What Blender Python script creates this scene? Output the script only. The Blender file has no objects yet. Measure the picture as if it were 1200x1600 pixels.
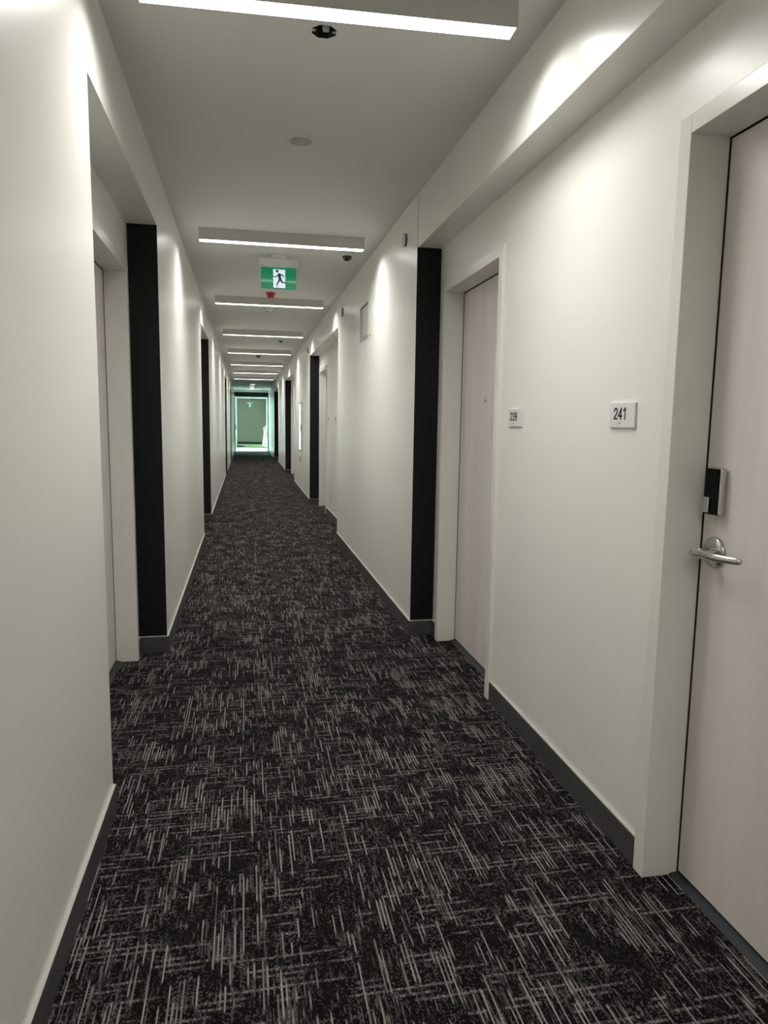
import bpy, bmesh, math, random
from mathutils import Matrix, Vector

random.seed(4)
scene = bpy.context.scene
COL = scene.collection

# ------------------------------------------------------------------ camera
cam_data = bpy.data.cameras.new('camera')
cam = bpy.data.objects.new('camera', cam_data)
COL.objects.link(cam)
R2 = Vector((0.98090419, -0.19391478, 0.01496776))
U2 = Vector((0.01006478, 0.12746576, 0.9917919))
FW = Vector((0.19423099, 0.97270218, -0.12698341))
cam.matrix_world = Matrix(((R2.x, U2.x, -FW.x, 0), (R2.y, U2.y, -FW.y, 0),
                           (R2.z, U2.z, -FW.z, 1.36), (0, 0, 0, 1)))
cam_data.sensor_fit = 'VERTICAL'
cam_data.sensor_height = 36.0
cam_data.lens = 36.0 * 1088.13 / 1600.0
cam_data.clip_start = 0.02
cam_data.clip_end = 200
scene.camera = cam

# ------------------------------------------------------------------ light and exposure
LAMP_W = 19.5          # watts of one linear ceiling light
LAMP = 7.0             # radiance of its diffuser face
SPREAD = 154.0         # beam of the linear lights, degrees
LAMP_COL = (1.0, 0.975, 0.93, 1)
DAY = 60.0             # daylight outside the far window
DAY_COL = (0.60, 0.97, 0.92, 1)
scene.view_settings.view_transform = 'Standard'
scene.view_settings.look = 'None'
scene.view_settings.gamma = 1.0
scene.view_settings.use_curve_mapping = False
scene.view_settings.exposure = 0.0

world = bpy.data.worlds.new('daylight')
scene.world = world
world.use_nodes = True
bg = world.node_tree.nodes['Background']
bg.inputs['Color'].default_value = DAY_COL
bg.inputs['Strength'].default_value = DAY

# ------------------------------------------------------------------ materials
def new_mat(name, color, rough=0.5, metal=0.0, spec=0.5, emit=None, estr=0.0, coat=0.0):
    m = bpy.data.materials.new(name)
    m.use_nodes = True
    b = m.node_tree.nodes['Principled BSDF']
    b.inputs['Base Color'].default_value = (*color, 1)
    b.inputs['Roughness'].default_value = rough
    b.inputs['Metallic'].default_value = metal
    b.inputs['Specular IOR Level'].default_value = spec
    b.inputs['Coat Weight'].default_value = coat
    if emit:
        b.inputs['Emission Color'].default_value = (*emit, 1)
        b.inputs['Emission Strength'].default_value = estr
    return m

def nodes(m):
    nt = m.node_tree
    return nt, nt.nodes, nt.links, nt.nodes['Principled BSDF']

def bump(m, scale, strength, dist=0.001, stretch=(1, 1, 1), detail=2.0):
    nt, N, L, b = nodes(m)
    tc = N.new('ShaderNodeTexCoord'); mp = N.new('ShaderNodeMapping'); nz = N.new('ShaderNodeTexNoise'); bp = N.new('ShaderNodeBump')
    mp.inputs['Scale'].default_value = stretch
    nz.inputs['Scale'].default_value = scale; nz.inputs['Detail'].default_value = detail
    bp.inputs['Strength'].default_value = strength; bp.inputs['Distance'].default_value = dist
    L.new(tc.outputs['Object'], mp.inputs['Vector']); L.new(mp.outputs['Vector'], nz.inputs['Vector'])
    L.new(nz.outputs['Fac'], bp.inputs['Height']); L.new(bp.outputs['Normal'], b.inputs['Normal'])

def tint_noise(m, c1, c2, scale, stretch=(1, 1, 1), detail=3.0, lo=0.35, hi=0.65):
    nt, N, L, b = nodes(m)
    tc = N.new('ShaderNodeTexCoord'); mp = N.new('ShaderNodeMapping'); nz = N.new('ShaderNodeTexNoise'); cr = N.new('ShaderNodeValToRGB')
    mp.inputs['Scale'].default_value = stretch
    nz.inputs['Scale'].default_value = scale; nz.inputs['Detail'].default_value = detail
    cr.color_ramp.elements[0].position = lo; cr.color_ramp.elements[0].color = (*c1, 1)
    cr.color_ramp.elements[1].position = hi; cr.color_ramp.elements[1].color = (*c2, 1)
    L.new(tc.outputs['Object'], mp.inputs['Vector']); L.new(mp.outputs['Vector'], nz.inputs['Vector'])
    L.new(nz.outputs['Fac'], cr.inputs['Fac']); L.new(cr.outputs['Color'], b.inputs['Base Color'])

M = {}
M['wall'] = new_mat('wall_paint', (0.8, 0.79, 0.74), 0.32, spec=0.5)
tint_noise(M['wall'], (0.793, 0.793, 0.742), (0.813, 0.812, 0.762), 0.9)
bump(M['wall'], 260, 0.06, 0.0006)
M['ceiling'] = new_mat('ceiling_paint', (0.60, 0.58, 0.55), 0.9, spec=0.2)
tint_noise(M['ceiling'], (0.70, 0.69, 0.67), (0.725, 0.715, 0.695), 1.2)
bump(M['ceiling'], 200, 0.08, 0.0006)
M['black'] = new_mat('black_paint', (0.0055, 0.006, 0.007), 0.5, spec=0.25)
bump(M['black'], 260, 0.06, 0.0006)
M['base'] = new_mat('baseboard_rubber', (0.045, 0.046, 0.046), 0.5, spec=0.4)
tint_noise(M['base'], (0.055, 0.055, 0.054), (0.07, 0.069, 0.068), 6)
M['caulk'] = new_mat('caulk_bead', (0.5, 0.49, 0.455), 0.5)
M['frame'] = new_mat('frame_paint', (0.76, 0.75, 0.70), 0.24, spec=0.5)
tint_noise(M['frame'], (0.75, 0.742, 0.69), (0.775, 0.767, 0.715), 3)
bump(M['frame'], 90, 0.10, 0.001, (1, 1, 0.25))
M['leaf'] = new_mat('door_laminate', (0.6, 0.53, 0.5), 0.5, spec=0.4)
tint_noise(M['leaf'], (0.68, 0.625, 0.60), (0.76, 0.705, 0.685), 14, (1.0, 1.0, 0.09), 5.0, 0.3, 0.7)
bump(M['leaf'], 60, 0.12, 0.0006, (1, 1, 0.06), 4)
M['gap'] = new_mat('dark_gasket', (0.02, 0.016, 0.013), 0.8)
M['threshold'] = new_mat('threshold_rubber', (0.028, 0.032, 0.036), 0.5)
M['chrome'] = new_mat('satin_chrome', (0.55, 0.55, 0.54), 0.24, metal=1.0)
M['chrome_dark'] = new_mat('dark_slot', (0.02, 0.02, 0.02), 0.4)
M['gloss_black'] = new_mat('glossy_black_panel', (0.002, 0.002, 0.002), 0.12, spec=0.12)
M['plate'] = new_mat('sign_plate', (0.72, 0.70, 0.70), 0.45)
M['ink'] = new_mat('sign_digits', (0.012, 0.012, 0.013), 0.5)
M['fixture'] = new_mat('light_housing', (0.56, 0.545, 0.52), 0.45, spec=0.4)
M['diffuser'] = new_mat('light_diffuser', (0.9, 0.9, 0.9), 0.5, emit=LAMP_COL[:3], estr=LAMP)
M['small_diffuser'] = new_mat('small_light_diffuser', (0.9, 0.9, 0.9), 0.5, emit=LAMP_COL[:3], estr=3.0)
M['white_plastic'] = new_mat('white_plastic', (0.68, 0.665, 0.64), 0.4)
M['grey_plate'] = new_mat('grey_plate', (0.40, 0.41, 0.39), 0.45)
M['dark_plastic'] = new_mat('dark_plastic', (0.03, 0.03, 0.032), 0.3)
M['smoked'] = new_mat('smoked_dome', (0.012, 0.011, 0.013), 0.08, spec=0.6)
M['red'] = new_mat('red_cap', (0.42, 0.055, 0.03), 0.45)
M['exit_green'] = new_mat('exit_green', (0.0, 0.17, 0.075), 0.15, emit=(0.0, 0.20, 0.085), estr=0.55, coat=0.4)
M['exit_white'] = new_mat('exit_white', (0.7, 0.75, 0.85), 0.25, emit=(0.75, 0.82, 1.0), estr=0.62)
M['exit_man'] = new_mat('exit_pictogram_green', (0.0, 0.10, 0.05), 0.3, emit=(0.0, 0.10, 0.05), estr=0.35)
M['panel_grey'] = new_mat('access_panel_grey', (0.46, 0.46, 0.46), 0.4, spec=0.5)
M['panel_rim'] = new_mat('access_panel_rim', (0.55, 0.55, 0.53), 0.3, metal=0.4)
M['tape'] = new_mat('masking_tape', (0.82, 0.80, 0.76), 0.6)
M['steel'] = new_mat('cabinet_steel', (0.55, 0.55, 0.53), 0.35, metal=0.6)
M['mirror_glass'] = new_mat('cabinet_glass', (0.55, 0.62, 0.62), 0.04, metal=0.0, spec=1.0, coat=1.0)
M['lobby_wall'] = new_mat('lobby_wall_paint', (0.56, 0.60, 0.50), 0.7)
tint_noise(M['lobby_wall'], (0.66, 0.62, 0.52), (0.69, 0.645, 0.55), 1.2)
M['lobby_floor'] = new_mat('daylit_lobby_floor', (0.55, 0.56, 0.53), 0.4)  # carpet made pale here, strong daylight put into its colour
tint_noise(M['lobby_floor'], (0.5, 0.51, 0.48), (0.6, 0.6, 0.57), 5)
M['green_mat'] = new_mat('green_mat_fabric', (0.22, 0.46, 0.12), 0.8)
tint_noise(M['green_mat'], (0.19, 0.42, 0.10), (0.26, 0.5, 0.15), 9)
M['dark_mat'] = new_mat('dark_mat_fabric', (0.04, 0.035, 0.03), 0.9)
tint_noise(M['dark_mat'], (0.03, 0.027, 0.024), (0.055, 0.05, 0.045), 30)
M['roll'] = new_mat('cream_roll', (0.78, 0.68, 0.58), 0.8)
tint_noise(M['roll'], (0.58, 0.48, 0.39), (0.66, 0.56, 0.46), 12)
M['roll_white'] = new_mat('white_roll', (0.85, 0.82, 0.76), 0.8)
tint_noise(M['roll_white'], (0.7, 0.64, 0.55), (0.76, 0.71, 0.63), 12)
M['tube'] = new_mat('pale_tube', (0.55, 0.62, 0.53), 0.6)
M['roll_core'] = new_mat('roll_core', (0.18, 0.13, 0.09), 0.9)
M['firedoor'] = new_mat('fire_door_paint', (0.55, 0.56, 0.54), 0.4)
tint_noise(M['firedoor'], (0.53, 0.54, 0.52), (0.57, 0.58, 0.56), 3)
M['junction'] = new_mat('junction_metal', (0.05, 0.047, 0.05), 0.5, metal=0.5)
M['wire'] = new_mat('junction_wire', (0.10, 0.09, 0.085), 0.5)

def glass_mat():
    m = bpy.data.materials.new('window_glass'); m.use_nodes = True
    nt = m.node_tree; N = nt.nodes; L = nt.links
    N.remove(N['Principled BSDF'])
    tr = N.new('ShaderNodeBsdfTransparent'); gl = N.new('ShaderNodeBsdfGlossy'); mx = N.new('ShaderNodeMixShader'); fr = N.new('ShaderNodeFresnel')
    gl.inputs['Roughness'].default_value = 0.02; fr.inputs['IOR'].default_value = 1.45
    L.new(fr.outputs['Fac'], mx.inputs['Fac']); L.new(tr.outputs[0], mx.inputs[1]); L.new(gl.outputs[0], mx.inputs[2])
    L.new(mx.outputs[0], N['Material Output'].inputs['Surface'])
    return m
M['glass'] = glass_mat()

def carpet_mat():
    m = bpy.data.materials.new('carpet'); m.use_nodes = True
    nt, N, L, b = nodes(m)
    b.inputs['Roughness'].default_value = 1.0; b.inputs['Specular IOR Level'].default_value = 0.06
    tc = N.new('ShaderNodeTexCoord'); sp = N.new('ShaderNodeSeparateXYZ')
    L.new(tc.outputs['Object'], sp.inputs[0])
    X, Y = sp.outputs['X'], sp.outputs['Y']
    def mth(op, a, bb=None, c=None):
        n = N.new('ShaderNodeMath'); n.operation = op
        for i, v in enumerate((a, bb, c)):
            if v is None: continue
            if isinstance(v, (int, float)): n.inputs[i].default_value = v
            else: L.new(v, n.inputs[i])
        return n.outputs[0]
    def vec(x, y, z=0.0):
        n = N.new('ShaderNodeCombineXYZ')
        for i, v in enumerate((x, y, z)):
            if isinstance(v, (int, float)): n.inputs[i].default_value = v
            else: L.new(v, n.inputs[i])
        return n.outputs[0]
    def noise(v, scale=1.0, detail=0.0):
        n = N.new('ShaderNodeTexNoise'); n.noise_dimensions = '3D'
        n.inputs['Scale'].default_value = scale; n.inputs['Detail'].default_value = detail
        L.new(v, n.inputs['Vector']); return n.outputs['Fac']
    def white(v):
        n = N.new('ShaderNodeTexWhiteNoise'); n.noise_dimensions = '3D'
        L.new(v, n.inputs['Vector']); return n.outputs['Value']
    def smooth(v, lo, hi):
        n = N.new('ShaderNodeMapRange'); n.interpolation_type = 'SMOOTHSTEP'
        L.new(v, n.inputs['Value']); n.inputs['From Min'].default_value = lo; n.inputs['From Max'].default_value = hi
        return n.outputs['Result']
    row = mth('FLOOR', mth('MULTIPLY', X, 1 / 0.0038))
    row2 = mth('FLOOR', mth('MULTIPLY', X, 1 / 0.0052))
    col = mth('FLOOR', mth('MULTIPLY', Y, 1 / 0.0075))
    # clusters of streaks
    m1 = noise(vec(mth('MULTIPLY', X, 7.0), mth('MULTIPLY', Y, 4.0)), 1.0, 3.0)
    m2 = noise(vec(mth('MULTIPLY', X, 5.0), mth('MULTIPLY', Y, 7.0), 7.3), 1.0, 3.0)
    m3 = noise(vec(mth('MULTIPLY', X, 14.0), mth('MULTIPLY', Y, 11.0), 4.1), 1.0, 2.0)
    # lengthwise streaks, each pile row with its own rhythm
    v1 = noise(vec(mth('MULTIPLY', row, 17.37), mth('MULTIPLY', Y, 8.0)), 1.0, 2.0)
    s1 = smooth(mth('ADD', v1, mth('MULTIPLY', mth('SUBTRACT', m1, 0.5), 0.35)), 0.57, 0.64)
    # brighter thin yarns, spaced apart like the teeth of a comb
    px = mth('ADD', mth('MULTIPLY', X, 1 / 0.0108), mth('MULTIPLY', white(vec(mth('FLOOR', mth('MULTIPLY', X, 1 / 0.43)), mth('FLOOR', mth('MULTIPLY', Y, 1 / 0.9)))), 1.0))
    pid = mth('FLOOR', px)
    teeth = mth('LESS_THAN', mth('FRACT', px), 0.36)
    v1b = noise(vec(mth('MULTIPLY', pid, 11.71), mth('MULTIPLY', Y, 5.5), 3.1), 1.0, 1.0)
    s1b = mth('MULTIPLY', teeth, smooth(mth('ADD', v1b, mth('MULTIPLY', mth('SUBTRACT', m1, 0.5), 0.55)), 0.565, 0.61))
    # crosswise streaks
    py = mth('MULTIPLY', Y, 1 / 0.0195)
    cid = mth('FLOOR', py)
    bars = mth('LESS_THAN', mth('FRACT', py), 0.40)
    v2 = noise(vec(mth('MULTIPLY', X, 7.0), mth('MULTIPLY', cid, 13.13), 1.7), 1.0, 1.0)
    s2 = mth('MULTIPLY', bars, smooth(mth('ADD', v2, mth('MULTIPLY', mth('SUBTRACT', m2, 0.5), 0.55)), 0.56, 0.62))
    tuft = white(vec(row, mth('FLOOR', mth('MULTIPLY', Y, 1 / 0.005))))
    rowv = white(vec(row, col, 2.0))
    rowc = white(vec(row, mth('FLOOR', mth('MULTIPLY', Y, 9.0)), 5.0))
    spark = smooth(tuft, 0.60, 1.0)
    a = mth('MULTIPLY', s1, mth('ADD', 0.10, mth('MULTIPLY', mth('MULTIPLY', tuft, rowc), 0.50)))
    a = mth('MAXIMUM', a, mth('MULTIPLY', s1b, mth('ADD', 0.45, mth('MULTIPLY', rowc, 0.55))))
    a = mth('MAXIMUM', a, mth('MULTIPLY', s2, mth('ADD', 0.08, mth('MULTIPLY', mth('MULTIPLY', rowv, rowv), 0.62))))
    a = mth('MAXIMUM', a, mth('MULTIPLY', spark, mth('ADD', 0.08, mth('MULTIPLY', smooth(m3, 0.35, 0.65), 0.20))))
    mix = N.new('ShaderNodeMix'); mix.data_type = 'RGBA'
    L.new(a, mix.inputs['Factor'])
    mix.inputs['A'].default_value = (0.0055, 0.0048, 0.0050, 1)
    mix.inputs['B'].default_value = (0.31, 0.285, 0.272, 1)
    L.new(mix.outputs['Result'], b.inputs['Base Color'])
    bp = N.new('ShaderNodeBump'); bp.inputs['Strength'].default_value = 0.5; bp.inputs['Distance'].default_value = 0.002
    L.new(tuft, bp.inputs['Height']); L.new(bp.outputs['Normal'], b.inputs['Normal'])
    return m
M['carpet'] = carpet_mat()

# ------------------------------------------------------------------ mesh helpers
class MB:
    """collects shapes in one mesh; every shape may have its own material"""
    def __init__(self):
        self.bm = bmesh.new(); self.mats = []
    def mi(self, m):
        if m not in self.mats: self.mats.append(m)
        return self.mats.index(m)
    def _setm(self, faces, m, smooth=False):
        i = self.mi(m)
        for f in faces: f.material_index = i; f.smooth = smooth
    def box(self, x0, x1, y0, y1, z0, z1, m):
        x0, x1 = sorted((x0, x1)); y0, y1 = sorted((y0, y1)); z0, z1 = sorted((z0, z1))
        v = [self.bm.verts.new(p) for p in ((x0, y0, z0), (x1, y0, z0), (x1, y1, z0), (x0, y1, z0), (x0, y0, z1), (x1, y0, z1), (x1, y1, z1), (x0, y1, z1))]
        fs = [self.bm.faces.new([v[i] for i in q]) for q in ((3, 2, 1, 0), (4, 5, 6, 7), (0, 1, 5, 4), (1, 2, 6, 5), (2, 3, 7, 6), (3, 0, 4, 7))]
        self._setm(fs, m); return fs
    def rbox(self, x0, x1, y0, y1, z0, z1, m, r=0.003, seg=2):
        fs = self.box(x0, x1, y0, y1, z0, z1, m)
        es = list({e for f in fs for e in f.edges})
        out = bmesh.ops.bevel(self.bm, geom=es, offset=r, segments=seg, affect='EDGES', profile=0.5)
        self._setm([f for f in out['faces'] if f.is_valid], m, False)
    def lathe(self, prof, axis_o, axis_d, m, seg=32, smooth=True):
        """prof: (radius, distance along the axis) from axis_o"""
        d = Vector(axis_d).normalized(); o = Vector(axis_o)
        t = Vector((0, 0, 1)) if abs(d.z) < 0.9 else Vector((1, 0, 0))
        a = d.cross(t).normalized(); b = d.cross(a)
        rings = []
        for r, h in prof:
            if r < 1e-6: rings.append([self.bm.verts.new(o + d * h)])
            else: rings.append([self.bm.verts.new(o + d * h + (a * math.cos(2 * math.pi * k / seg) + b * math.sin(2 * math.pi * k / seg)) * r) for k in range(seg)])
        fs = []
        for p, q in zip(rings, rings[1:]):
            for k in range(seg):
                k2 = (k + 1) % seg
                if len(p) == 1 and len(q) == 1: continue
                if len(p) == 1: fs.append(self.bm.faces.new((p[0], q[k], q[k2])))
                elif len(q) == 1: fs.append(self.bm.faces.new((p[k], q[0], p[k2])))
                else: fs.append(self.bm.faces.new((p[k], q[k], q[k2], p[k2])))
        self._setm(fs, m, smooth)
    def tube(self, pts, radii, m, seg=16, squash=1.0, up=(0, 0, 1)):
        """swept tube with end caps; squash scales the section along 'side' axis"""
        pts = [Vector(p) for p in pts]; up = Vector(up); rings = []
        for i, p in enumerate(pts):
            d = (pts[min(i + 1, len(pts) - 1)] - pts[max(i - 1, 0)]).normalized()
            s = d.cross(up)
            if s.length < 1e-5: s = d.cross(Vector((1, 0, 0)))
            s.normalize(); u = s.cross(d).normalized()
            rings.append([self.bm.verts.new(p + (s * math.cos(2 * math.pi * k / seg) * squash + u * math.sin(2 * math.pi * k / seg)) * radii[i]) for k in range(seg)])
        fs = []
        for p, q in zip(rings, rings[1:]):
            for k in range(seg): fs.append(self.bm.faces.new((p[k], p[(k + 1) % seg], q[(k + 1) % seg], q[k])))
        fs.append(self.bm.faces.new(rings[0][::-1])); fs.append(self.bm.faces.new(rings[-1]))
        self._setm(fs, m, True)
    def prism(self, poly, ext, m):
        """polygon (3D points) extruded by vector ext"""
        a = [self.bm.verts.new(p) for p in poly]; b = [self.bm.verts.new(Vector(p) + Vector(ext)) for p in poly]
        fs = [self.bm.faces.new(a[::-1]), self.bm.faces.new(b)]
        n = len(a)
        for k in range(n): fs.append(self.bm.faces.new((a[k], a[(k + 1) % n], b[(k + 1) % n], b[k])))
        self._setm(fs, m)
    def build(self, name, parent=None, origin=(0, 0, 0), normals=True):
        o = Vector(origin)
        if o.length: bmesh.ops.translate(self.bm, verts=self.bm.verts, vec=-o)
        if normals: bmesh.ops.recalc_face_normals(self.bm, faces=self.bm.faces)
        me = bpy.data.meshes.new(name); self.bm.to_mesh(me); self.bm.free()
        for m in self.mats: me.materials.append(M[m])
        ob = bpy.data.objects.new(name, me); COL.objects.link(ob)
        if parent is not None: ob.parent = parent
        else: ob.location = o
        return ob

def struct(o, label=None):
    o['kind'] = 'structure'
    if label: o['label'] = label
    return o
def tag(o, label, cat, group=None):
    o['label'] = label; o['category'] = cat
    if group: o['group'] = group
    return o
def empty(name, loc):
    o = bpy.data.objects.new(name, None); o.empty_display_size = 0.1; o.location = loc
    COL.objects.link(o); return o
def bevel(o, w=0.002, seg=2):
    b = o.modifiers.new('bevel', 'BEVEL'); b.width = w; b.segments = seg; b.limit_method = 'ANGLE'
GLYPH = {
 '1': [[(0.10, 0.78), (0.36, 1.0), (0.36, 0.0)]],
 '2': [[(0.03, 0.74), (0.10, 0.92), (0.28, 1.0), (0.46, 0.93), (0.53, 0.75), (0.47, 0.55), (0.02, 0.04), (0.56, 0.04)]],
 '3': [[(0.04, 0.82), (0.14, 0.96), (0.28, 1.0), (0.44, 0.94), (0.50, 0.77), (0.42, 0.59), (0.22, 0.53)], [(0.22, 0.53), (0.44, 0.46), (0.54, 0.28), (0.46, 0.08), (0.26, 0.0), (0.10, 0.05), (0.02, 0.2)]],
 '4': [[(0.44, 0.0), (0.44, 1.0), (0.02, 0.28), (0.60, 0.28)]],
 '5': [[(0.50, 0.96), (0.12, 0.96), (0.08, 0.56), (0.30, 0.62), (0.48, 0.52), (0.54, 0.30), (0.44, 0.08), (0.24, 0.0), (0.04, 0.12)]],
 '7': [[(0.04, 0.96), (0.56, 0.96), (0.22, 0.0)]],
 '9': [[(0.52, 0.66), (0.42, 0.46), (0.24, 0.42), (0.08, 0.52), (0.03, 0.72), (0.10, 0.92), (0.28, 1.0), (0.46, 0.92), (0.53, 0.72), (0.50, 0.40), (0.38, 0.10), (0.22, 0.0), (0.08, 0.06)]],
}
def digits(name, body, height, width, pf, m, parent, origin, depth=0.001):
    """raised stroke digits on a plate; pf(u, v, d) maps plate coordinates to the world"""
    mb = MB(); pen = 0.15; adv = 0.74; total = adv * (len(body) - 1) + 0.58
    sx = width / total
    for i, ch in enumerate(body):
        for line in GLYPH[ch]:
            pts = [((p[0] + adv * i) * sx, p[1] * height) for p in line]
            w = pen * height
            for p, q in zip(pts, pts[1:]):
                vx, vy = q[0] - p[0], q[1] - p[1]; ln = math.hypot(vx, vy); nx, ny = -vy / ln * w / 2, vx / ln * w / 2
                ps = [(p[0] + nx, p[1] + ny), (q[0] + nx, q[1] + ny), (q[0] - nx, q[1] - ny), (p[0] - nx, p[1] - ny)]
                e = Vector(pf(0, 0, depth)) - Vector(pf(0, 0, 0))
                mb.prism([pf(u, v, 0) for u, v in ps], e, m)
            for p in pts:
                mb.prism([pf(p[0] + w / 2 * math.cos(k * math.pi / 6), p[1] + w / 2 * math.sin(k * math.pi / 6), 0) for k in range(12)], Vector(pf(0, 0, depth)) - Vector(pf(0, 0, 0)), m)
    return mb.build(name, parent, origin)

# ------------------------------------------------------------------ dimensions (metres)
XL, XR = -0.464, 1.031           # corridor wall faces
XLR, XRR = -0.622, 1.1825        # back of the door recesses
ZC, ZR = 2.729, 2.414            # ceiling, recess soffit
Y0, YE = -5.0, 32.0              # corridor ends
OUT = 0.45                       # wall build-up behind the face
BB = 0.095
RECESS_R = [(0.74, 4.2566), (7.929, 11.447), (15.163, 18.569), (22.47, 25.62)]
RECESS_L = [(2.42, 4.1497), (7.984, 9.6635), (17.003, 18.498), (22.85, 24.40)]
DO = 2.1336                      # door opening height
FW_ = 0.05                       # frame face width
# (opening y0, y1) of the doors in the recess walls
DOORS_R = [(0.865, 1.765), (3.20, 4.10), (10.36, 11.26), (17.45, 18.35), (24.5, 25.4)]
DOORS_L = [(3.10, 4.00)]

# ------------------------------------------------------------------ walls
def side_wall(name, s, xf, xb, recs, doors, label):
    """s=+1 right, -1 left; xf corridor face, xb recess face"""
    w = MB(); xo = xf + s * OUT
    def yseg(a, b): w.box(xf, xo, a, b, 0, ZC, 'wall')
    y = Y0
    for k, (a, b) in enumerate(recs):
        yseg(y, a)
        back = 0.005 if (s > 0 and k == 0) else 0.0
        w.box(xf + s * back, xo, a, b, ZR, ZC, 'wall')
        yy = a
        for (p, q) in doors:
            if a < p < b:
                w.box(xb, xo, yy, p - FW_ + 0.004, 0, ZR, 'wall')
                w.box(xb, xo, p - FW_ + 0.004, q + FW_ - 0.004, DO + FW_ - 0.004, ZR, 'wall')
                yy = q + FW_ - 0.004
        w.box(xb, xo, yy, b, 0, ZR, 'wall')
        y = b
    yseg(y, YE)
    w.box(xo, xo + s * 0.1, Y0, YE, 0, ZC, 'wall')
    return struct(w.build(name, normals=False), label)
side_wall('wall_right', 1, XR, XRR, RECESS_R, DOORS_R, 'off white right hand corridor wall with door recesses')
side_wall('wall_left', -1, XL, XLR, RECESS_L, DOORS_L, 'off white left hand corridor wall with door recesses')
w = MB(); w.box(-1.1, 1.7, Y0 - 0.15, Y0, 0, ZC, 'wall'); struct(w.build('wall_back'))

# ceiling, with the cut-out for the open junction box
HX, HY, HR = 0.288, 2.655, 0.046
def octo(r, z, n=8):
    return [(HX + r * math.cos(2 * math.pi * (k + 0.5) / n), HY + r * math.sin(2 * math.pi * (k + 0.5) / n), z) for k in range(n)]
c = MB(); bm = c.bm
sq = 0.3
corners = [(HX + sq, HY - sq), (HX + sq, HY + sq), (HX - sq, HY + sq), (HX - sq, HY - sq)]
xa, xb_, ya, yb = -1.1, 1.7, Y0 - 0.15, YE
def quad(ps):
    f = bm.faces.new([bm.verts.new((p[0], p[1], ZC)) for p in ps]); c._setm([f], 'ceiling')
quad([(xa, ya), (xa, HY - sq), (xb_, HY - sq), (xb_, ya)])
quad([(xa, HY + sq), (xa, yb), (xb_, yb), (xb_, HY + sq)])
quad([(xa, HY - sq), (xa, HY + sq), (HX - sq, HY + sq), (HX - sq, HY - sq)])
quad([(HX + sq, HY - sq), (HX + sq, HY + sq), (xb_, HY + sq), (xb_, HY - sq)])
oc = [(p[0], p[1]) for p in octo(HR, 0)]
ang = lambda p: math.atan2(p[1] - HY, p[0] - HX) % (2 * math.pi)
oc.sort(key=ang)       # octagon vertices at 22.5, 67.5, ...
cor = {45: (HX + sq, HY + sq), 135: (HX - sq, HY + sq), 225: (HX - sq, HY - sq), 315: (HX + sq, HY - sq)}
for k in range(4):
    c0 = cor[45 + 90 * k]; c1 = cor[(135 + 90 * k) % 360 if (135 + 90 * k) != 360 else 0] if (135 + 90 * k) % 360 in cor else None
    a0, a1, a2 = oc[(2 * k) % 8], oc[(2 * k + 1) % 8], oc[(2 * k + 2) % 8]
    quad([c0, a1, a0])
    quad([c0, c1, a2, a1])
for f in bm.faces:
    f.normal_update()
    if f.normal.z > 0: f.normal_flip()
c.box(xa, xb_, ya, yb, ZC + 0.12, ZC + 0.2, 'ceiling')
struct(c.build('ceiling', normals=False), 'plain matt ceiling of the corridor')

fl = MB(); fl.box(-1.1, 1.7, Y0 - 0.15, YE, -0.05, 0.0, 'carpet')
struct(fl.build('floor'), 'charcoal carpet with pale crosshatched streaks')

# black painted return panels at the far end of each recess
n_trim = 0
def black_return(s, xf, xb, y, label):
    global n_trim
    n_trim += 1
    p = MB(); p.box(xf + s * 0.0004, xb, y - 0.004, y, 0, ZR, 'black')
    struct(p.build('trim_%d' % n_trim), label)
for k, (a, b) in enumerate(RECESS_R): black_return(1, XR, XRR, b, 'black painted end face of a right hand recess')
for k, (a, b) in enumerate(RECESS_L): black_return(-1, XL, XLR, b, 'black painted end face of a left hand recess')

# baseboards
BT = 0.010
def bbx(mb, xa, xb, y0, y1):
    mb.box(xa, xb, y0, y1, 0, BB, 'base')
    mb.box(xa, xb, y0, y1, BB, BB + 0.004, 'caulk')
def baseboards(name, s, xf, xb, recs, doors):
    mb = MB(); y = Y0
    for (a, b) in recs:
        bbx(mb, xf - s * BT, xf, y, a)
        yy = a
        for (p, q) in doors:
            if a < p < b:
                bbx(mb, xb - s * BT, xb, yy, p - FW_ - 0.0005); yy = q + FW_ + 0.0005
        bbx(mb, xb - s * BT, xb, yy, b - 0.004 - BT)
        # across the black end face, wrapping the outer corner
        bbx(mb, xf - s * BT, xb, b - 0.004 - BT, b - 0.004)
        y = b - 0.004
    bbx(mb, xf - s * BT, xf, y, YE - 0.12)
    return struct(mb.build(name), 'dark grey rubber baseboard')
baseboards('baseboard_right', 1, XR, XRR, RECESS_R, DOORS_R)
baseboards('baseboard_left', -1, XL, XLR, RECESS_L, DOORS_L)

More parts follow.
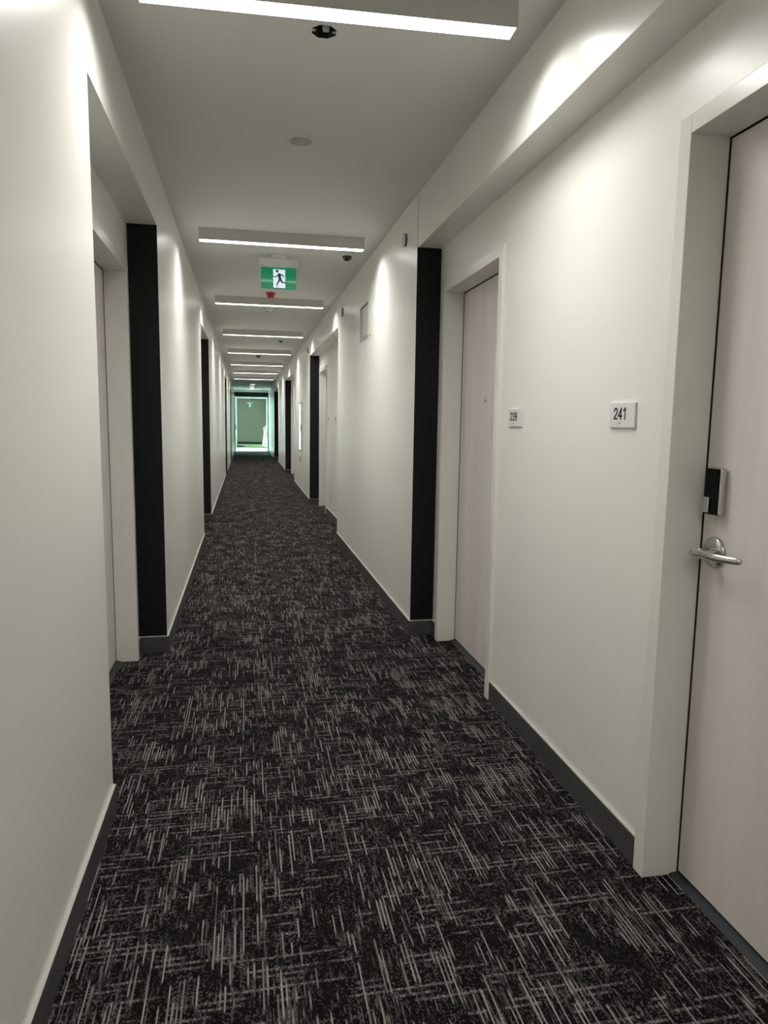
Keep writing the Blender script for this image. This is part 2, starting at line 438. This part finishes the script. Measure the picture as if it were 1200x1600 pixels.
# ------------------------------------------------------------------ doors
n_door = 0
def door(s, xb, y0, y1, latch, label, hardware=True, peep=False, keypad=True):
    """s side, xb recess face, opening y0..y1, latch=+1 when the lock is at the y1 edge"""
    global n_door
    n_door += 1
    yc = (y0 + y1) / 2; org = (xb, yc, 0)
    root = empty('door_%d' % n_door, org); struct(root, label)
    X = lambda d: xb + s * d
    fr = MB()
    d0, d1 = -0.0155, 0.165
    fr.box(X(d0), X(d1), y0 - FW_, y0, 0, DO + FW_, 'frame')
    fr.box(X(d0), X(d1), y1, y1 + FW_, 0, DO + FW_, 'frame')
    fr.box(X(d0), X(d1), y0, y1, DO, DO + FW_, 'frame')
    f = fr.build('door_frame', root, org); bevel(f, 0.002, 2)
    g = MB(); g.box(X(0.112), X(0.118), y0, y1, 0.004, DO, 'gap'); 
    g.box(X(0.1012), X(0.1115), y0, y0 + 0.0012, 0.004, DO, 'gap'); g.box(X(0.1012), X(0.1115), y1 - 0.0012, y1, 0.004, DO, 'gap')
    g.box(X(0.1015), X(0.1115), y0 + 0.0012, y1 - 0.0012, DO - 0.0012, DO, 'gap')
    g.build('gasket', root, org)
    lf = MB(); lf.box(X(0.1035), X(0.1115), y0 + 0.005, y1 - 0.005, 0.016, DO - 0.005, 'leaf')
    lf = lf.build('door_leaf', root, org); bevel(lf, 0.001, 1)
    th = MB()
    th.prism([(X(0.074), y0, 0.0), (X(0.079), y0, 0.006), (X(0.1115), y0, 0.010), (X(0.1115), y0, 0.0)], (0, y1 - y0, 0), 'threshold')
    th.build('threshold', root, org)
    yl = (y1 - 0.064) if latch > 0 else (y0 + 0.064)
    t = -latch                                       # lever points to the hinge side
    face = 0.1035
    if hardware:
        z = 1.014
        rose = MB()
        rose.lathe([(0.0, 0.0), (0.044, 0.0), (0.044, 0.005), (0.041, 0.009), (0.026, 0.012), (0.0, 0.012)], (X(face), yl, z), (-s, 0, 0), 'chrome', 40)
        rose.lathe([(0.013, 0.0), (0.013, 0.05), (0.0, 0.05)], (X(face - 0.010), yl, z), (-s, 0, 0), 'chrome', 24)
        h = rose.build('door_handle', root, org)
        lv = MB(); pts = []; rad = []
        for k in range(15):
            u = k / 14.0
            yy = yl - t * 0.016 + t * 0.166 * u
            dd = 0.064 - 0.004 * math.sin(math.pi * min(1, u * 2)) - 0.028 * max(0, (u - 0.35) / 0.65) ** 1.6
            pts.append((X(face - dd), yy, z + 0.003 * u)); rad.append(0.0135 - 0.005 * u if 0 < k < 14 else 0.011 - 0.004 * u)
        lv.tube(pts, rad, 'chrome', 18, 0.62)
        lv.build('lever', h, org)
    if keypad:
        z0, z1 = 1.118, 1.252; ya_, yb2 = yl - 0.031, yl + 0.031
        kb = MB(); kb.rbox(X(face), X(face - 0.024), ya_, yb2, z0, z1, 'chrome', 0.008, 3)
        kb = kb.build('keypad_lock', root, org)
        tp = MB(); tp.rbox(X(face - 0.022), X(face - 0.0275), ya_ + 0.003, yb2 - 0.003, z0 + 0.004, z1 - 0.003, 'gloss_black', 0.0022, 2)
        tp.build('touch_panel', kb, org)
        kc = MB(); kc.rbox(X(face - 0.0265), X(face - 0.034), yl + latch * 0.002, yl + latch * 0.027, z0 + 0.008, z0 + 0.052, 'chrome', 0.003, 2)
        kc.build('key_cover', kb, org)
    if peep:
        pe = MB()
        pe.lathe([(0.0, 0.0), (0.011, 0.0), (0.011, 0.003), (0.008, 0.005), (0.0045, 0.005)], (X(face), yc + 0.008, 1.49), (-s, 0, 0), 'chrome', 24)
        pe.lathe([(0.0055, 0.0), (0.0055, 0.0055), (0.0, 0.0045)], (X(face), yc + 0.008, 1.49), (-s, 0, 0), 'gloss_black', 24)
        pe.build('peephole', root, org)
    return root
door(1, XRR, *DOORS_R[0], +1, 'pale wood door with black keypad lock and chrome lever beside the 241 sign', keypad=True, peep=True)
door(1, XRR, *DOORS_R[1], -1, 'pale wood door with a peephole beside the 239 sign', keypad=True, peep=True)
door(1, XRR, *DOORS_R[2], -1, 'door in the second recess on the right past the access panel', peep=True)
door(1, XRR, *DOORS_R[3], -1, 'door in the third recess on the right past the tall cabinet')
door(1, XRR, *DOORS_R[4], -1, 'door in the farthest recess on the right')
door(-1, XLR, *DOORS_L[0], -1, 'pale door in the nearest recess on the left')

# ------------------------------------------------------------------ far end of the corridor: opening, transom, lobby with window
n_door += 1
e = MB()
e.box(XL - OUT, XR + OUT, YE - 0.12, YE + 0.12, 2.62, ZC + 0.1, 'wall')
e.box(XL - OUT, XL - 0.0, YE, YE + 0.12, 0, 2.62, 'wall')
e.box(XR, XR + OUT, YE, YE + 0.12, 0, 2.62, 'wall')
struct(e.build('wall_end'), 'header wall above the opening at the corridor end')
t = MB(); t.box(XL, XR, YE - 0.1, YE + 0.1, 2.42, 2.62, 'black')
n_trim += 1; struct(t.build('trim_%d' % n_trim), 'black header panel above the opening at the corridor end')
t = MB(); t.box(XR - 0.045, XR, YE - 0.1, YE + 0.1, 0, 2.42, 'threshold')
n_trim += 1; struct(t.build('trim_%d' % n_trim), 'dark jamb on the right of the opening at the corridor end')
# fire door held open against the left wall
fd = empty('door_%d' % n_door, (XL + 0.03, YE - 0.1, 0)); struct(fd, 'pale fire door standing open against the left wall at the corridor end')
org = (XL + 0.03, YE - 0.1, 0)
d = MB(); d.box(XL + 0.014, XL + 0.058, YE - 1.25, YE - 0.11, 0.012, 2.40, 'firedoor'); lf = d.build('door_leaf', fd, org); bevel(lf, 0.002, 1)
d = MB()
d.rbox(XL + 0.058, XL + 0.07, YE - 0.45, YE - 0.38, 0.95, 1.2, 'dark_plastic', 0.003, 2)
d.tube([(XL + 0.066, YE - 0.415, 1.05), (XL + 0.12, YE - 0.415, 1.05), (XL + 0.125, YE - 0.5, 1.05)], [0.011, 0.011, 0.009], 'dark_plastic', 12)
d.build('door_handle', fd, org)

# lobby shell
LX0, LX1, LY1 = -0.45, 1.20, 43.0
WY0, WY1, WZ0, WZ1 = 32.5, 35.0, 0.12, 2.45
VY0, VY1 = 39.4, 39.9             # narrow window added on the left to brighten the lobby back wall
lb = MB(); lb.box(LX0 - 0.2, LX1 + 0.2, YE, LY1 + 0.2, -0.05, 0.0, 'lobby_floor'); struct(lb.build('floor_lobby'))
lb = MB(); lb.box(LX0 - 0.2, LX1 + 0.2, YE + 0.12, LY1 + 0.2, 2.62, 2.75, 'ceiling'); struct(lb.build('ceiling_lobby'))
lb = MB(); lb.box(LX0 - 0.2, LX1 + 0.2, LY1, LY1 + 0.2, 0, 2.62, 'lobby_wall'); struct(lb.build('wall_far'), 'sage beige end wall of the lobby')
lb = MB()
lb.box(LX0 - 0.2, LX0, YE + 0.12, VY0, 0, 2.62, 'wall'); lb.box(LX0 - 0.2, LX0, VY1, LY1, 0, 2.62, 'wall')
lb.box(LX0 - 0.2, LX0, VY0, VY1, 0, WZ0, 'wall'); lb.box(LX0 - 0.2, LX0, VY0, VY1, WZ1, 2.62, 'wall')
struct(lb.build('wall_far_left', normals=False))
lb = MB()
lb.box(LX1, LX1 + 0.2, YE + 0.12, WY0, 0, 2.62, 'wall'); lb.box(LX1, LX1 + 0.2, WY1, LY1, 0, 2.62, 'wall')
lb.box(LX1, LX1 + 0.2, WY0, WY1, 0, WZ0, 'wall'); lb.box(LX1, LX1 + 0.2, WY0, WY1, WZ1, 2.62, 'wall')
struct(lb.build('wall_far_right', normals=False))
lb = MB(); lb.box(LX0, LX1, LY1 - 0.012, LY1, 0, 0.10, 'base'); struct(lb.build('baseboard_far'))
def lobby_window(name, s_, xf, w0, w1, label):
    win = MB()
    for (a, b) in ((w0, w0 + 0.06), ((w0 + w1) / 2 - 0.03, (w0 + w1) / 2 + 0.03), (w1 - 0.06, w1)): win.box(xf + s_ * 0.05, xf + s_ * 0.12, a, b, WZ0, WZ1, 'white_plastic')
    for (a, b) in ((WZ0, WZ0 + 0.06), (WZ1 - 0.06, WZ1)): win.box(xf + s_ * 0.05, xf + s_ * 0.12, w0, w1, a, b, 'white_plastic')
    win = struct(win.build(name), label)
    gp = MB(); gp.box(xf + s_ * 0.082, xf + s_ * 0.088, w0 + 0.05, w1 - 0.05, WZ0 + 0.05, WZ1 - 0.05, 'glass'); gp.build('window_pane', win)
    pl = bpy.data.lights.new('window_portal', 'AREA'); pl.shape = 'RECTANGLE'; pl.size = WZ1 - WZ0; pl.size_y = w1 - w0
    pl.cycles.is_portal = True
    po = bpy.data.objects.new('window_portal', pl); COL.objects.link(po)
    po.location = (xf + s_ * 0.22, (w0 + w1) / 2, (WZ0 + WZ1) / 2); po.rotation_euler = (0, s_ * math.radians(90), 0)
lobby_window('window_1', 1, LX1, WY0, WY1, 'tall window on the right letting daylight into the lobby')
lobby_window('fill_window_2', -1, LX0, VY0, VY1, 'narrow added window on the left that brightens the back of the lobby')

# ------------------------------------------------------------------ ceiling lights
LXA, LXB = -0.315, 0.889
def ceiling_light():
    r = empty('ceiling_light', (0, 0, ZC))
    hw, hd, zb = (LXB - LXA) / 2, 0.0395, -0.082
    h = MB()
    h.box(-hw, hw, -hd, -hd + 0.004, zb, -0.0005, 'fixture'); h.box(-hw, hw, hd - 0.004, hd, zb, -0.0005, 'fixture')
    h.box(-hw, -hw + 0.004, -hd + 0.004, hd - 0.004, zb, -0.0005, 'fixture'); h.box(hw - 0.004, hw, -hd + 0.004, hd - 0.004, zb, -0.0005, 'fixture')
    h.box(-hw + 0.004, hw - 0.004, -hd + 0.004, hd - 0.004, -0.02, -0.0005, 'fixture')
    h.build('housing', r)
    d = MB(); d.box(-hw + 0.0045, hw - 0.0045, -hd + 0.0045, hd - 0.0045, zb - 0.0005, zb + 0.006, 'diffuser'); d.build('diffuser', r)
    la = bpy.data.lights.new('lamp', 'AREA'); la.shape = 'RECTANGLE'; la.size = 2 * hw - 0.012; la.size_y = 2 * hd - 0.012
    la.energy = LAMP_W; la.color = LAMP_COL[:3]; la.spread = math.radians(SPREAD)
    lo = bpy.data.objects.new('lamp', la); COL.objects.link(lo); lo.parent = r; lo.location = (0, 0, zb - 0.0015)
    return r
def copy_tree(o, parent=None):
    c_ = o.copy(); COL.objects.link(c_)
    if parent is not None: c_.parent = parent
    for ch in o.children: copy_tree(ch, c_)
    return c_
proto = ceiling_light()
ys = [2.367, 5.395, 8.17, 11.06, 13.97, 16.875, 19.68, 22.557]
lab = ['nearest white linear ceiling light crossing the top of the photo',
       'white linear ceiling light just in front of the green exit sign',
       'linear ceiling light just behind the green exit sign, third from the camera',
       'fourth linear ceiling light from the camera, beyond the exit sign',
       'fifth linear ceiling light from the camera, before a red cap',
       'sixth linear ceiling light from the camera',
       'second farthest of the long linear ceiling lights',
       'farthest long linear ceiling light, before the small end lights']
lights = []
for i, y in enumerate(ys):
    o = proto if i == 0 else copy_tree(proto)
    o.location = ((LXA + LXB) / 2, y, ZC)
    tag(o, lab[i], 'ceiling light', 'linear ceiling lights along the corridor'); lights.append(o)
lights[0].location.y = 2.395
lights[0].rotation_euler.z = -math.atan2(0.055, 1.2)
for y, l in ((-0.62, 'linear ceiling light directly behind the camera'), (-3.5, 'linear ceiling light at the near corridor end behind the camera')):
    o = copy_tree(proto); o.rotation_euler = (0, 0, 0)
    o.location = ((LXA + LXB) / 2, y, ZC); tag(o, l, 'ceiling light', 'linear ceiling lights along the corridor')

def small_light():
    r = empty('small_ceiling_light', (0, 0, ZC))
    h = MB()
    for (a, b, c1, d1) in ((-0.1, 0.1, -0.1, -0.085), (-0.1, 0.1, 0.085, 0.1), (-0.1, -0.085, -0.085, 0.085), (0.085, 0.1, -0.085, 0.085)): h.box(a, b, c1, d1, -0.010, -0.0005, 'fixture')
    h.build('housing', r)
    d = MB(); d.box(-0.0845, 0.0845, -0.0845, 0.0845, -0.011, -0.004, 'small_diffuser'); d.build('diffuser', r)
    return r
sp_ = small_light()
ord_ = ['nearest', 'second', 'middle', 'fourth', 'farthest']
for i, y in enumerate((27.0, 28.3, 29.5, 30.6, 31.5)):
    o = sp_ if i == 0 else copy_tree(sp_)
    o.location = (0.29, y, ZC)
    tag(o, '%s of the five small lights in a row before the end opening' % ord_[i], 'ceiling light', 'small lights before the end opening')

# ------------------------------------------------------------------ exit signs
def exit_sign(xc, y, ztop, label, full=True):
    org = (xc, y, ztop)
    r = empty('exit_sign', org); tag(r, label, 'exit sign')
    zs = 2.629; w2 = 0.146; zb = 2.458
    dz = ztop - ZC
    def Z(z): return z + dz
    m = MB(); m.rbox(xc - 0.066, xc + 0.066, y - 0.03, y + 0.03, Z(2.698), Z(ZC) - 0.0003, 'white_plastic', 0.004, 2); m.build('ceiling_canopy', r, org)
    m = MB(); m.rbox(xc - 0.164, xc + 0.164, y - 0.024, y + 0.024, Z(zs) + 0.0, Z(2.698), 'white_plastic', 0.004, 2)
    for dx in (-0.13, 0.0, 0.13): m.lathe([(0.0, 0.0), (0.0035, 0.0), (0.0035, 0.0012), (0, 0.0012)], (xc + dx, y - 0.024, Z(zs + 0.012)), (0, -1, 0), 'dark_plastic', 12)
    m.build('housing', r, org)
    s_ = MB(); s_.box(xc - w2, xc + w2, y - 0.006, y + 0.006, Z(zb), Z(zs), 'exit_green')
    for dx in (-0.122, 0.122): s_.lathe([(0.0, 0.0), (0.004, 0.0), (0.004, 0.0015), (0, 0.0015)], (xc + dx, y - 0.006, Z(zb + 0.022)), (0, -1, 0), 'dark_plastic', 12)
    plate = s_.build('sign_plate', r, org)
    k = (2 * w2) / 710.0
    P = lambda px, py, d=0.0: (xc - w2 + (px - 240) * k, y - 0.006 - d, Z(zs - (py - 505) * (zs - zb) / 425.0))
    a = MB(); a.prism([P(482, 540), P(722, 545), P(724, 912), P(488, 908)], (0, -0.0006, 0), 'exit_white'); a.build('doorway_symbol', plate, org)
    if full:
        mm = MB(); dpt = 0.0006
        def stroke(pts, w):
            for (p, q), (wa, wb) in zip(zip(pts, pts[1:]), zip(w, w[1:])):
                vx, vy = q[0] - p[0], q[1] - p[1]; ln = math.hypot(vx, vy); nx, ny = -vy / ln, vx / ln
                mm.prism([P(p[0] + nx * wa / 2, p[1] + ny * wa / 2, dpt), P(q[0] + nx * wb / 2, q[1] + ny * wb / 2, dpt), P(q[0] - nx * wb / 2, q[1] - ny * wb / 2, dpt), P(p[0] - nx * wa / 2, p[1] - ny * wa / 2, dpt)], (0, -0.0005, 0), 'exit_man')
            for p, wd in zip(pts, w):
                mm.prism([P(p[0] + wd / 2 * math.cos(t_ * math.pi / 6), p[1] + wd / 2 * math.sin(t_ * math.pi / 6), dpt) for t_ in range(12)], (0, -0.0005, 0), 'exit_man')
        mm.prism([P(563 + 29 * math.cos(t_ * math.pi / 10), 578 + 29 * math.sin(t_ * math.pi / 10), dpt) for t_ in range(20)], (0, -0.0005, 0), 'exit_man')
        stroke([(605, 650), (622, 745)], [66, 50])
        stroke([(600, 640), (556, 684), (486, 690)], [26, 22, 16])
        stroke([(625, 640), (670, 652), (696, 694)], [26, 24, 18])
        stroke([(614, 742), (590, 790), (552, 852)], [40, 32, 24])
        stroke([(560, 868), (586, 900)], [16, 12])
        stroke([(634, 742), (656, 796), (745, 806)], [38, 32, 22])
        mm.build('running_figure', plate, org)
    return r
exit_sign(0.287, 6.075, ZC, 'green running figure exit sign hanging between two linear lights')
exit_sign(0.25, 38.6, 2.62, 'tiny green exit sign hanging in the lobby beyond the end opening', True)
r2 = [o for o in bpy.data.objects if o.name.startswith('exit_sign')]
# the lobby sign hangs lower on a rod
rod = MB(); rod.box(0.24, 0.26, 38.59, 38.61, 2.33, 2.62, 'white_plastic')
for o in r2:
    if o.location.y > 20:
        o.location.z = 2.36
        rod.build('hanging_rod', o, (o.location.x, o.location.y, o.location.z))

# ------------------------------------------------------------------ ceiling fittings
def place(o, label, cat, group=None): return tag(o, label, cat, group)
# open junction box behind the ceiling cut-out
jo = (HX, HY, ZC)
j = MB(); bmj = j.bm
top = [bmj.verts.new(p) for p in octo(HR, ZC + 0.055)]; bot = [bmj.verts.new(p) for p in octo(HR, ZC + 0.0005)]
fs = [bmj.faces.new(top)] + [bmj.faces.new((bot[k], bot[(k + 1) % 8], top[(k + 1) % 8], top[k])) for k in range(8)]
j._setm(fs, 'junction')
for sx in (-1, 1): j.box(HX + sx * 0.043, HX + sx * 0.030, HY - 0.006, HY + 0.006, ZC + 0.001, ZC + 0.004, 'steel')
jb = j.build('junction_box', None, jo, normals=False)
place(jb, 'dark open octagonal junction box in the ceiling behind the nearest light', 'junction box')
wv = MB()
for k in range(3):
    a0 = k * 2.1
    wv.tube([(HX - 0.02 + 0.012 * k, HY + 0.02, ZC + 0.054), (HX + 0.02 * math.cos(a0), HY + 0.02 * math.sin(a0), ZC + 0.035), (HX + 0.016 * math.cos(a0 + 1.5), HY + 0.018 * math.sin(a0 + 1.5), ZC + 0.020), (HX + 0.005 * k, HY + 0.012, ZC + 0.028)], [0.0035] * 4, 'wire', 8)
wv.build('wires', jb, jo)
cn = MB(); cn.lathe([(0, 0), (0.012, 0), (0.016, 0.03), (0.0, 0.034)], (HX + 0.008, HY + 0.014, ZC + 0.012), (0, 0, 1), 'panel_grey', 16); cn.build('wire_cap', jb, jo)

p0 = (0.282, 3.637, ZC)
q = MB(); q.lathe([(0, 0.004), (0.055, 0.004), (0.0555, 0.006), (0.062, 0.0065), (0.0635, 0.0)], p0, (0, 0, -1), 'white_plastic', 48)
rp = q.build('ceiling_cover_plate', None, p0); place(rp, 'round flat cover plate with two screws on the bare ceiling', 'cover plate')
q = MB(); q.lathe([(0, 0.0055), (0.054, 0.0055), (0.0545, 0.004)], p0, (0, 0, -1), 'grey_plate', 48); q.build('plate_disc', rp, p0)
for a, b in ((0.032, 0.022), (-0.032, -0.022)):
    q = MB(); q.lathe([(0.004, 0.0), (0.004, 0.0068), (0, 0.0068)], (p0[0] + a, p0[1] + b, ZC), (0, 0, -1), 'dark_plastic', 12); q.build('screw', rp, p0)

def dome_camera(x, y, label, sc=1.0):
    o = (x, y, ZC)
    b = MB(); b.lathe([(0, 0), (0.055 * sc, 0), (0.057 * sc, 0.012), (0.05 * sc, 0.024), (0.04 * sc, 0.026), (0, 0.026)], o, (0, 0, -1), 'white_plastic', 36)
    r = b.build('dome_camera', None, o); place(r, label, 'camera')
    d_ = MB(); prof = [(0.040 * sc * math.cos(t_ * math.pi / 16), 0.025 + 0.038 * sc * math.sin(t_ * math.pi / 16)) for t_ in range(8)] + [(0, 0.025 + 0.038 * sc)]
    d_.lathe(prof, o, (0, 0, -1), 'smoked', 32); d_.build('smoked_dome', r, o)
dome_camera(0.83, 5.86, 'dark dome camera under the right end of the light before the exit sign')
dome_camera(0.60, 12.1, 'small dome camera on the ceiling just past the fourth linear light', 0.8)
dome_camera(-0.27, 17.3, 'distant dome camera at the left ceiling edge past the sixth linear light', 0.8)

def red_cap(x, y, label):
    o = (x, y, ZC)
    b = MB(); b.lathe([(0, 0), (0.05, 0), (0.052, 0.012), (0.046, 0.018), (0, 0.018)], o, (0, 0, -1), 'red', 32)
    r = b.build('red_detector', None, o); place(r, label, 'smoke detector', 'red ceiling fittings')
    c_ = MB(); c_.lathe([(0.036, 0.018), (0.038, 0.04), (0.028, 0.052), (0, 0.053)], o, (0, 0, -1), 'red', 32); c_.build('red_cap', r, o)
red_cap(0.284, 7.82, 'red capped ceiling fitting seen just below the green exit sign')
red_cap(0.290, 15.2, 'distant red capped ceiling fitting past the fifth linear light')
def detector(x, y, label):
    o = (x, y, ZC)
    b = MB(); b.lathe([(0, 0), (0.062, 0), (0.062, 0.01), (0.056, 0.018), (0, 0.02)], o, (0, 0, -1), 'white_plastic', 36)
    r = b.build('smoke_detector', None, o); place(r, label, 'smoke detector', 'white smoke detectors')
    v = MB(); v.lathe([(0.042, 0.018), (0.042, 0.026), (0.036, 0.034), (0, 0.036)], o, (0, 0, -1), 'white_plastic', 36); v.build('sensor_cap', r, o)
    v = MB(); v.lathe([(0.005, 0), (0.005, 0.0375), (0, 0.0375)], (x + 0.022, y - 0.022, ZC), (0, 0, -1), 'dark_plastic', 12); v.build('indicator', r, o)
detector(0.30, 8.95, 'white smoke detector just past the third linear light')
detector(0.288, 12.2, 'white smoke detector just past the fourth linear light')

# ------------------------------------------------------------------ right wall fittings
def disc(y, z, label, r_=0.043):
    o = (XR, y, z)
    b = MB(); b.lathe([(0, 0), (r_ * 0.94, 0), (r_ * 0.94, 0.010), (0, 0.010)], o, (-1, 0, 0), 'dark_plastic', 36)
    rt = b.build('wall_disc', None, o); place(rt, label, 'wall sensor', 'round white wall discs')
    c_ = MB(); c_.lathe([(r_ * 0.9, 0.010), (r_, 0.011), (r_, 0.015), (r_ * 0.9, 0.019), (0, 0.019)], o, (-1, 0, 0), 'white_plastic', 36); c_.build('disc_cover', rt, o)
disc(4.58, 2.534, 'round disc high on the wall beside the nearest black recess end')
disc(7.57, 2.52, 'round disc high on the wall past the framed access panel', 0.048)
disc(11.73, 2.52, 'distant round disc on the wall past the second right recess')

# framed access panel
ao = (XR, 6.105, 2.23)
ya_, yb_, za, zb_ = 5.87, 6.34, 2.085, 2.375
a = MB()
a.box(XR, XR - 0.014, ya_, ya_ + 0.016, za, zb_, 'panel_rim'); a.box(XR, XR - 0.014, yb_ - 0.016, yb_, za, zb_, 'panel_rim')
a.box(XR, XR - 0.014, ya_ + 0.016, yb_ - 0.016, za, za + 0.014, 'panel_rim'); a.box(XR, XR - 0.014, ya_ + 0.016, yb_ - 0.016, zb_ - 0.014, zb_, 'panel_rim')
ap = a.build('access_panel', None, ao); place(ap, 'small grey framed access panel high on the right wall', 'access panel'); bevel(ap, 0.0015, 1)
a = MB(); a.box(XR, XR - 0.002, ya_ + 0.016, yb_ - 0.016, za + 0.014, zb_ - 0.014, 'gap'); a.build('panel_reveal', ap, ao)
a = MB(); a.box(XR - 0.002, XR - 0.006, ya_ + 0.026, yb_ - 0.030, za + 0.022, zb_ - 0.020, 'panel_grey'); a.build('panel_door', ap, ao)
for (yy, zz) in ((yb_ - 0.012, zb_ - 0.006), (yb_ - 0.012, za + 0.006), (ya_ + 0.005, za + 0.004)):
    a = MB(); a.box(XR - 0.0143, XR - 0.0165, yy - 0.022, yy + 0.018, zz - 0.02, zz + 0.02, 'tape'); a.build('corner_clip', ap, ao)

# tall glass fronted hose cabinet
ho = (XR - 0.0008, 13.32, 0.78)
ya_, yb_, za, zb_ = 13.03, 13.62, 0.80, 1.72
a = MB()
a.box(XR - 0.0008, XR - 0.018, ya_, ya_ + 0.03, za, zb_, 'steel'); a.box(XR - 0.0008, XR - 0.018, yb_ - 0.03, yb_, za, zb_, 'steel')
a.box(XR - 0.0008, XR - 0.018, ya_ + 0.03, yb_ - 0.03, za, za + 0.03, 'steel'); a.box(XR - 0.0008, XR - 0.018, ya_ + 0.03, yb_ - 0.03, zb_ - 0.03, zb_, 'steel')
hc = a.build('fire_cabinet', None, ho); place(hc, 'tall glazed wall cabinet between the second and third right recesses', 'cabinet')
a = MB(); a.box(XR - 0.001, XR - 0.013, ya_ + 0.03, yb_ - 0.03, za + 0.03, zb_ - 0.03, 'mirror_glass'); a.build('glass_door', hc, ho)
a = MB(); a.rbox(XR - 0.018, XR - 0.030, ya_ + 0.006, ya_ + 0.022, 1.2, 1.3, 'dark_plastic', 0.002, 2); a.build('pull_handle', hc, ho)
# small box under it
bo = (XR, 13.3, 0.66)
a = MB(); a.rbox(XR, XR - 0.02, 13.24, 13.36, 0.61, 0.72, 'grey_plate', 0.004, 2); bx_ = a.build('wall_box', None, bo)
place(bx_, 'small grey wall plate below the tall glazed cabinet', 'wall plate')

# outlet in the second right recess
oo = (XRR, 9.86, 0.27)
a = MB(); a.rbox(XRR, XRR - 0.007, 9.825, 9.895, 0.215, 0.33, 'white_plastic', 0.003, 2); ot = a.build('wall_outlet', None, oo)
place(ot, 'white power outlet low in the second right recess', 'outlet')
for dz in (-0.024, 0.024):
    a = MB(); a.rbox(XRR - 0.006, XRR - 0.0085, 9.845, 9.875, 0.272 + dz - 0.015, 0.272 + dz + 0.015, 'grey_plate', 0.002, 1); a.build('socket', ot, oo)

# room number signs
def sign(num, ya, yb, za, zb, label):
    o = (XRR, (ya + yb) / 2, (za + zb) / 2); tpl = 0.008
    p = MB(); p.box(XRR, XRR - tpl, ya, yb, za, zb, 'plate')
    r = p.build('room_sign', None, o); place(r, label, 'sign'); bevel(r, 0.002, 2)
    W, H_ = yb - ya, zb - za
    # reading direction on the right wall runs towards -y (towards the camera)
    y_l = yb - 0.19 * W; z_b = za + 0.345 * H_
    pf = lambda u, v, d: (XRR - tpl - d, y_l - u, z_b + v)
    digits('sign_number', num, 0.43 * H_, 0.50 * W, pf, 'ink', r, o)
    br = MB()
    yb0 = yb - 0.36 * W; zb0 = za + 0.165 * H_
    for (i, jx) in ((0, 0), (0, 1), (1, 2), (2, 2), (2.4, 3), (3.4, 3), (3.4, 2)):
        br.lathe([(0.0013, 0), (0.0010, 0.0007), (0, 0.0009)], (XRR - tpl, yb0 - i * 0.0042, zb0 + (jx - 1.5) * 0.0028), (-1, 0, 0), 'chrome_dark', 8)
    br.build('braille', r, o)
sign('241', 1.972, 2.122, 1.3555, 1.4355, 'room sign reading 241, the nearer one, by the door with the keypad lock')
sign('239', 2.876, 3.03, 1.352, 1.431, 'room sign reading 239 beside the frame of the peephole door')
sign('237', 9.17, 9.32, 1.356, 1.436, 'distant room sign at the near edge of the second right recess')
sign('235', 10.03, 10.18, 1.356, 1.436, 'distant room sign beside the door frame in the second right recess')

# ------------------------------------------------------------------ things in the lobby
def roll(name, p0, p1, r_, m, label, cat, group=None, core=True):
    p0, p1 = Vector(p0), Vector(p1); d = (p1 - p0)
    L_ = d.length
    b = MB(); b.lathe([(r_ * 0.3, 0.0), (r_ * 0.97, 0.0), (r_, 0.01), (r_, L_ - 0.01), (r_ * 0.97, L_), (r_ * 0.3, L_), (r_ * 0.3, 0.0)], p0, d, m, 28)
    o = b.build(name, None, p0); place(o, label, cat, group)
    if core:
        c_ = MB(); c_.lathe([(r_ * 0.3, 0.004), (r_ * 0.3, L_ + 0.004), (r_ * 0.2, L_ + 0.004), (r_ * 0.2, 0.004), (r_ * 0.3, 0.004)], p0, d, 'roll_core', 20)
        c_.build('cardboard_core', o, p0)
    return o
roll('carpet_roll', (0.93, 36.6, 0.035), (1.09, 36.9, 1.08), 0.10, 'roll', 'cream roll leaning on the lobby wall at the right of the end opening', 'roll')
roll('carpet_roll', (1.09, 36.3, 0.02), (1.105, 36.35, 0.52), 0.09, 'roll_white', 'short white roll standing in front of the leaning cream roll', 'roll')
roll('cardboard_tube', (1.15, 37.25, 0.01), (0.92, 37.05, 1.04), 0.03, 'tube', 'thin pale tube propped behind the leaning cream roll', 'tube', core=False)
g = MB(); g.rbox(0.02, 0.92, 37.6, 41.8, 0.0, 0.008, 'green_mat', 0.003, 1); gm = g.build('floor_mat', None, (0.47, 39.7, 0)); place(gm, 'green mat on the lobby floor', 'mat')
g = MB(); g.rbox(-0.5, -0.04, 37.3, 39.2, 0.0, 0.012, 'dark_mat', 0.003, 1); gm = g.build('floor_mat', None, (-0.27, 38.2, 0)); place(gm, 'dark mat on the lobby floor at the left', 'mat')
